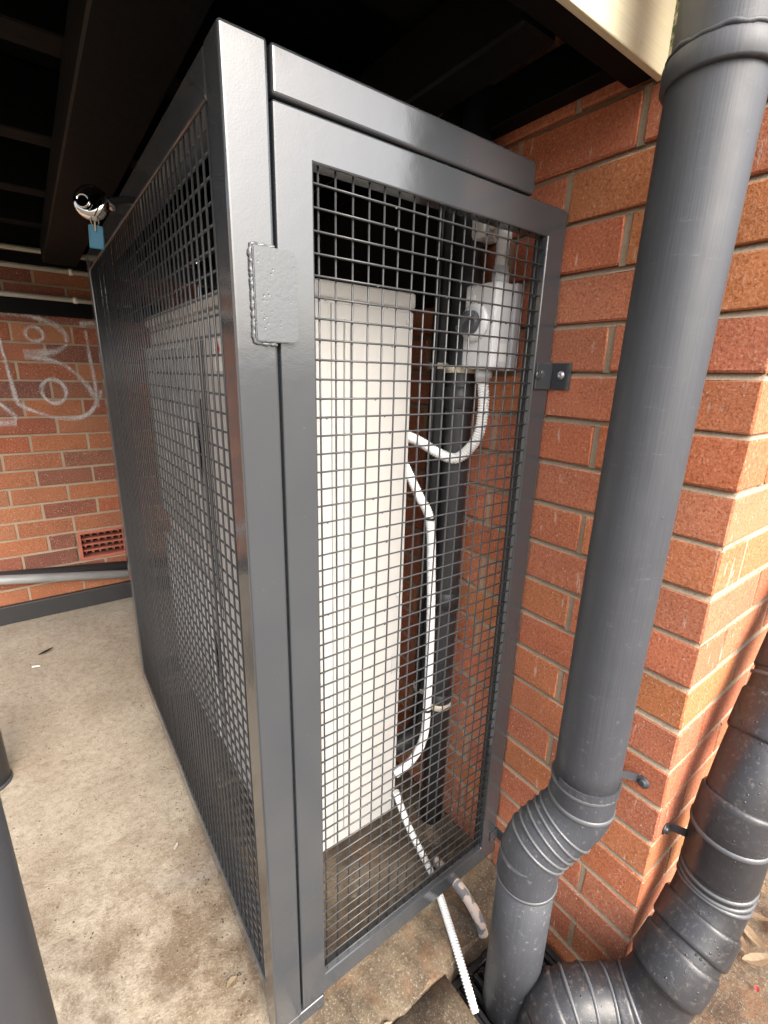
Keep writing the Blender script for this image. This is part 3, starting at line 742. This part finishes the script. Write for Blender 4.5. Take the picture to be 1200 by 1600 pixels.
for z in (.70, 1.20, .40): lathe_along('joint', (-.043, .205, z), (0, 0, 1), [(0, .030), (.002, .0335), (.045, .0335), (.047, .030)], 'blkpvc', bp, 28)
lp = thing('lagged_pipe', 'black foam lagged refrigerant pipe beside the thicker black pipe', 'pipe', (-.04, .272, 0))
tube('lagging', catmull([(-.175, .30, .24), (-.10, .285, .24), (-.05, .272, .30), (-.040, .272, .50), (-.040, .272, 1.0), (-.040, .272, 1.40), (-.040, .272, 1.80)], 8), .027, 'lag', lp, 20)
tube('cable', catmull([(-.075, .262, .30), (-.073, .258, .6), (-.072, .264, 1.0), (-.073, .259, 1.4), (-.07, .262, 1.8)], 8), .006, 'tie', lp, 8)
def clip(z, zt):
    o = lathe_along('saddle_clip', (-.043, .205, z), (0, .0, 1), [(0, .031), (0, .0355), (.016, .0355), (.016, .031)], 'cream', bp, 28)
    bm = bmesh.new(); off = Vector(parent_loc(o))
    for k in range(7): 
        a_ = math.radians(195 + k * 9); box_bm(bm, (-.0365 * 1 + 0, -.0012, .002), (-.035, .0012, .014))
        for v in bm.verts[-8:]: v.co = Matrix.Rotation(a_ - math.pi, 3, 'Z') @ v.co
    link('clip_tooth', to_mesh(bm), 'cream', o)
clip(1.277, 0); clip(.402, 0)
lathe_along('saddle_clip', (-.040, .272, .41), (0, .0, 1), [(0, .028), (0, .031), (.014, .031), (.014, .028)], 'cream', lp, 24)
lathe_along('saddle_clip', (-.040, .272, 1.285), (0, .0, 1), [(0, .028), (0, .031), (.014, .031), (.014, .028)], 'cream', lp, 24)

# ------------------------------------------------------------------ grey downpipe
dp = thing('downpipe', 'grey painted round downpipe in front of the brick corner', 'downpipe', (-.183, -.205, -.04))
PR = .055
UX, UY = -.112, -.2505
up = [(-.100, -.258, 2.25), (-.103, -.2555, 1.7), (-.108, -.2515, 1.15), (UX, UY - .0005, .56)]
tube('pipe', catmull(up, 10), PR, 'pipe', dp, 48)
LXc = (-.184, -.206)
tube('lower_pipe', [(LXc[0], LXc[1], .40), (LXc[0], LXc[1], -.034)], PR - .0005, 'pipe', dp, 48)
# offset elbow: socket, bend, ribs, socket
def arc_pts(p, n): return catmull([Vector(q) for q in p], n)
el = [(UX, UY, .570), (UX - .0005, UY, .525), (UX - .005, UY + .003, .500), (-.134, -.236, .468), (-.160, -.220, .436), (-.178, -.209, .404), (LXc[0], LXc[1], .365), (LXc[0], LXc[1], .335)]
ep = resample(arc_pts(el, 12), .004)
elb = tube('elbow', ep, PR + .0018, 'pipe', dp, 48)
def ringat(parent, pts, f, r, w=.004, h=.003, nm='rib'):
    i = max(1, min(len(pts) - 2, int(f * (len(pts) - 1)))); ax = (pts[i + 1] - pts[i - 1]).normalized()
    return lathe_along(nm, pts[i], ax, [(-w, r), (-w * .5, r + h), (w * .5, r + h), (w, r)], 'rib', parent, 48)
for f in (.02, .19): ringat(elb, ep, f, PR + .0015, .005, .0022)
for f in (.42, .485, .55, .615, .68): ringat(elb, ep, f, PR + .0015, .0026, .0030)
ringat(elb, ep, .98, PR + .0012, .003, .002)
lathe_along('collar', (-.1035, -.255, 1.615), (0, 0, 1), [(0, PR), (.0, PR + .005), (.003, PR + .0065), (.024, PR + .0065), (.030, PR + .003), (.034, PR + .0002)], 'pipe', dp, 48)
bm = bmesh.new(); rs = random.Random(2)
crust = []
for k in range(61):
    a_ = math.radians(60 + k * 6); r_ = PR + .0016
    crust.append(Vector((-.1032 + r_ * math.cos(a_), -.2553 + r_ * math.sin(a_), 1.6475 + .0035 * noise.noise(Vector((k * .35, 0, 2))))))
off = parent_loc(dp); sweep(bm, [q - off for q in crust], [.0036 + .0016 * noise.noise(Vector((k * .8, 3, 0))) + rs.uniform(-.0006, .0006) for k in range(61)], 8)
link('sealant', to_mesh(bm), 'pipe', dp)
def strapmesh(p, w, t):
    bm = bmesh.new(); P = [Vector(q) for q in p]
    prev = None
    for i, q in enumerate(P):
        tt = (P[min(i + 1, len(P) - 1)] - P[max(i - 1, 0)]).normalized(); nn = tt.cross(Vector((0, 0, 1))).normalized()
        cur = [bm.verts.new(q + nn * a_ * t / 2 + Vector((0, 0, b_ * w / 2))) for a_, b_ in ((1, 1), (-1, 1), (-1, -1), (1, -1))]
        if prev:
            for k in range(4): bm.faces.new((prev[k], prev[(k + 1) % 4], cur[(k + 1) % 4], cur[k]))
        else: bm.faces.new(cur[::-1])
        prev = cur
    bm.faces.new(prev); bmesh.ops.recalc_face_normals(bm, faces=bm.faces); return bm
def strap(parent, pts, w, screw_at, screw_ax, mat):
    off = Vector(parent_loc(parent)); bm = strapmesh([Vector(q) - off for q in pts], w, .003)
    s = link('strap', to_mesh(bm), mat, parent)
    lathe_along('strap_screw', screw_at, screw_ax, [(0, .012), (.002, .012), (.003, .008), (.006, .0075), (.008, .005)], mat, s, 18)
cyl = [(-.111 + .0575 * math.cos(math.radians(a_)), -.2505 + .0575 * math.sin(math.radians(a_)), .548) for a_ in range(-150, -28, 12)]
cyl = [(-.111 + .0575 * math.cos(math.radians(a_)), -.2505 + .0575 * math.sin(math.radians(a_)), .575) for a_ in range(-200, -20, 12)]
strap(dp, cyl + [(-.030, -.288, .558), (-.006, -.296, .545), (-.003, -.312, .540)], .017, (-.0015, -.307, .541), (-1, 0, 0), 'pipe')

# ------------------------------------------------------------------ large stormwater pipe at the right
sp = thing('stormwater_pipe', 'large dirty dark stormwater pipe with taped elbows around the brick corner', 'pipe', (.0, -.4, -.03))
BR = .056
def seg(nm, pts, r, parent=sp): return tube(nm, pts, r, 'bigpipe', parent, 48)
upv = [Vector(q) for q in ((.56, -.43, 1.20), (.30, -.43, .835), (.175, -.43, .655), (.125, -.43, .575), (.100, -.43, .50), (.0985, -.43, .44), (.0985, -.43, .375))]
uv_ = resample(catmull(upv, 14), .006); s1 = seg('upper_pipe', uv_, BR)
for f, r, w in ((.60, .0, .004), (.66, .0, .004), (.90, .0055, .006)): ringat(s1, uv_, f, BR + r, w, .003)
def band(parent, pts, f0, f1, r, nm='band'):
    i0, i1 = int(f0 * (len(pts) - 1)), int(f1 * (len(pts) - 1)); q = pts[i0:i1 + 1]
    n = len(q); return tube(nm, q, [r - .0025] + [r] * (n - 2) + [r - .0025], 'bigpipe', parent, 48)
band(s1, uv_, .50, .585, BR + .004); band(s1, uv_, .63, .72, BR + .0045); band(s1, uv_, .83, .995, BR + .006)
mid = [Vector(q) for q in ((.0985, -.43, .385), (.0975, -.43, .345), (.083, -.43, .310), (.050, -.428, .268), (.010, -.424, .225), (-.020, -.417, .180))]
md = resample(catmull(mid, 14), .005); s2 = seg('elbow', md, BR + .004)
for f in (.05, .14, .22): ringat(s2, md, f, BR + .004, .004, .003)
band(s2, md, .42, .66, BR + .010); band(s2, md, .72, .99, BR + .0085)
low = [Vector(q) for q in ((.0, -.422, .206), (-.022, -.413, .150), (-.045, -.396, .112), (-.080, -.365, .095), (-.115, -.338, .092), (-.150, -.314, .085), (-.172, -.299, .055), (-.178, -.294, .0), (-.178, -.294, -.06))]
lw = resample(catmull(low, 14), .005); s3 = seg('lower_elbow', lw, BR + .003)
for f in (.30, .42, .52, .60, .68): ringat(s3, lw, f, BR + .003, .0035, .0028)
band(s3, lw, .33, .41, BR + .0065); band(s3, lw, .62, .72, BR + .006)
strap(sp, [(.043, -.3475, .436), (.058, -.352, .434), (.070, -.372, .431), (.084, -.385, .429)], .017, (.040, -.3465, .437), (0, -1, 0), 'bigpipe')

# ------------------------------------------------------------------ old pipe, drain grate
lpz = tube('old_pipe', catmull([(-.150, .070, .052), (-.148, .030, .050), (-.144, -.012, .046), (-.143, -.050, .034), (-.143, -.082, .012), (-.143, -.095, -.012)], 8), .0125, 'lead', None, 18)
tag(lpz, 'old flaking grey pipe stub poking out under the cage door', 'pipe')
gx0, gx1, gy0, gy1, gz = -.262, -.012, -.352, -.108, -.045
gr = thing('drain_grate', 'black slotted drain grate under the grey downpipe', 'drain', (-.14, -.23, gz))
for a_, b_ in (((gx0, gy0), (gx1, gy0 + .014)), ((gx0, gy1 - .014), (gx1, gy1)), ((gx0, gy0 + .0145), (gx0 + .014, gy1 - .0145)), ((gx1 - .014, gy0 + .0145), (gx1, gy1 - .0145))):
    box('rim', (a_[0], a_[1], gz - .02), (b_[0], b_[1], gz), 'grate', gr, .002, 1)
n = 11
for k in range(n):
    x = gx0 + .022 + (gx1 - gx0 - .044) * k / (n - 1)
    for s, (ya, yb) in enumerate(((gy0 + .016, (gy0 + gy1) / 2 - .006), ((gy0 + gy1) / 2 + .006, gy1 - .016))):
        o = box('bar', (x - .005, ya, gz - .018), (x + .005, yb, gz - .001), 'grate', gr, .002, 1)
box('cross_bar', (gx0 + .015, (gy0 + gy1) / 2 - .0055, gz - .018), (gx1 - .015, (gy0 + gy1) / 2 + .0055, gz - .0005), 'grate', gr, .002, 1)
box('pit', (gx0 - .004, gy0 - .004, -.155), (gx1 + .004, gy1 + .004, -.120), 'dark', gr, 0, 1)

# ------------------------------------------------------------------ padlock, key and tag on the cage
pk = thing('padlock', 'round chrome padlock hanging on a staple from the top rail of the cage', 'padlock', (-.700, .455, 1.537))
ax = Vector((-.45, -.76, .17)).normalized(); pc = Vector((-.700, .455, 1.537))
lathe_along('body', pc, ax, [(-.011, .015), (-.010, .022), (-.006, .0268), (.0, .028), (.006, .0268), (.0095, .0232), (.011, .0165), (.0108, 0)], 'chrome', pk, 40)
lathe_along('key_barrel', pc + ax * .0108 + Vector((-.008, 0, -.004)), ax, [(0, .012), (.003, .0115), (.003, .009), (.0015, .0085)], 'chrome', pk, 28)
tube('shackle', catmull([pc + ax * .008 + Vector((.012, 0, .004)), pc + ax * .014 + Vector((.022, 0, .004)), pc + ax * .006 + Vector((.033, .002, .003)), pc + ax * -.006 + Vector((.030, .004, .002))], 10), .0055, 'chrome', pk, 14)
tube('staple', catmull([pc + Vector((.026, .0, .006)), pc + Vector((.045, .016, .016)), pc + Vector((.062, .034, .026)), Vector((XP + .004, .505, 1.568))], 8), .006, 'bsteel', pk, 12)
kt = thing('key_tag', 'blue plastic key tag hanging below the chrome padlock', 'key tag', (-.700, .447, 1.485))
bm = bmesh.new(); box_bm(bm, (-.0115, -.0022, -.020), (.0115, .0022, .016), .0018, 2); o = link('tag', to_mesh(bm), 'tag', kt); o.rotation_euler = (0, .06, -.35)
bm = bmesh.new()
for a_, b_ in (((-.010, -.0030, -.016), (.010, -.0026, -.0142)), ((-.010, -.0030, .0142), (.010, -.0026, .016)), ((-.010, -.0030, -.014), (-.0086, -.0026, .014)), ((.0086, -.0030, -.014), (.010, -.0026, .014))): box_bm(bm, a_, b_)
link('tag_rim', to_mesh(bm), 'tag', o)
tube('split_ring', [Vector((-.700, .446, 1.507)) + Vector((.006 * math.cos(t_ / 16 * 2 * math.pi), -.002, .008 * math.sin(t_ / 16 * 2 * math.pi))) for t_ in range(17)], .0011, 'brass', kt, 6, False)
bm = bmesh.new(); box_bm(bm, (-.0016, -.0042, .006), (.0016, -.0032, .024), .0004, 1); box_bm(bm, (-.005, -.0042, .0215), (.005, -.0032, .032), .0015, 1)
link('key', to_mesh(bm), 'brass', kt).rotation_euler = (0, .05, -.35)

# ------------------------------------------------------------------ litter
def leaf(name, c, ln, wd, rot, mat, lb, cat='leaf', grp=None, curl=.25):
    bm = bmesh.new(); n = 8; rows = []
    for i in range(n + 1):
        t_ = i / n; w = wd * math.sin(math.pi * min(1, t_ * .93 + .04)) ** .8 / 2; x = (t_ - .5) * ln; z = curl * ln * (t_ - .5) ** 2
        rows.append([bm.verts.new((x, s * w, z + abs(s) * w * .35 + .0025)) for s in (-1, 0, 1)])
    for a_, b_ in zip(rows, rows[1:]):
        for k in (0, 1): bm.faces.new((a_[k], a_[k + 1], b_[k + 1], b_[k]))
    bmesh.ops.solidify(bm, geom=bm.faces[:], thickness=.0006)
    o = link(name, to_mesh(bm), mat); o.location = c; o.rotation_euler = (0, 0, rot)
    return tag(o, lb, cat, grp)
leaf('dead_leaf', (-.942, 1.859, .003), .07, .018, .6, 'leafdark', 'dark curled leaf on the floor near the rear wall')
tw = tube('paper_stick', [(-.995, 1.752, .006), (-.965, 1.742, .006)], .004, 'scrap', None, 10); tag(tw, 'short pale stick lying on the concrete floor', 'stick')
leaf('scrap', (-.687, .538, .002), .022, .008, .9, 'scrap', 'white scrap on the floor beside the cage', 'litter')
leaf('dead_leaf', (-.664, .150, .002), .026, .018, .4, 'leafdry', 'pale dry leaf by the foot of the cage')
rs = random.Random(3)
for i, (x, y) in enumerate(((.40, -.47), (.47, -.50), (.36, -.455), (.55, -.44), (.44, -.44), (.34, -.50))):
    leaf('dead_leaf', (x, y, -.028 + .002 * i), rs.uniform(.07, .12), rs.uniform(.018, .03), rs.uniform(0, 3), 'leafdry', 'dry brown leaf on the path right of the stormwater pipe', 'leaf', 'dry leaves right of the pipe', .5)
leaf('petal', (.284, -.518, -.028), .014, .010, .4, 'petal', 'small red petal on the path at lower right', 'petal')

bm = bmesh.new(); rs = random.Random(11)
for i in range(640):
    if i < 300: x, y, z = rs.uniform(-1.15, -.63), rs.uniform(-.08, 2.1), .001
    elif i < 400: x, y, z = -.64 - abs(rs.gauss(0, .02)), rs.uniform(.0, 1.3), .001
    elif i < 460: x, y, z = rs.uniform(-.55, -.03), rs.uniform(-.07, .2), .008
    elif i < 520: x, y, z = rs.uniform(.2, .7), rs.uniform(-.75, -.40), -.031
    else: x, y, z = rs.uniform(-.270, -.02), rs.uniform(-.135, -.100), -.044
    r = rs.uniform(.0009, .0026); a_ = rs.uniform(0, 6.28)
    q = [(r * rs.uniform(.7, 1.6), 0, 0), (0, r, 0), (-r, 0, 0), (0, -r * rs.uniform(.7, 1.4), 0), (0, 0, r * .8), (0, 0, -r * .5)]
    m = Matrix.Rotation(a_, 3, 'Z'); v = [bm.verts.new(m @ Vector(p) + Vector((x, y, z + r * .4))) for p in q]
    for f in ((0, 1, 4), (1, 2, 4), (2, 3, 4), (3, 0, 4), (1, 0, 5), (2, 1, 5), (3, 2, 5), (0, 3, 5)): bm.faces.new([v[k] for k in f])
tag(link('grit', to_mesh(bm), 'leafdark'), 'fine dark grit scattered on the concrete floor', 'grit', kind='stuff')
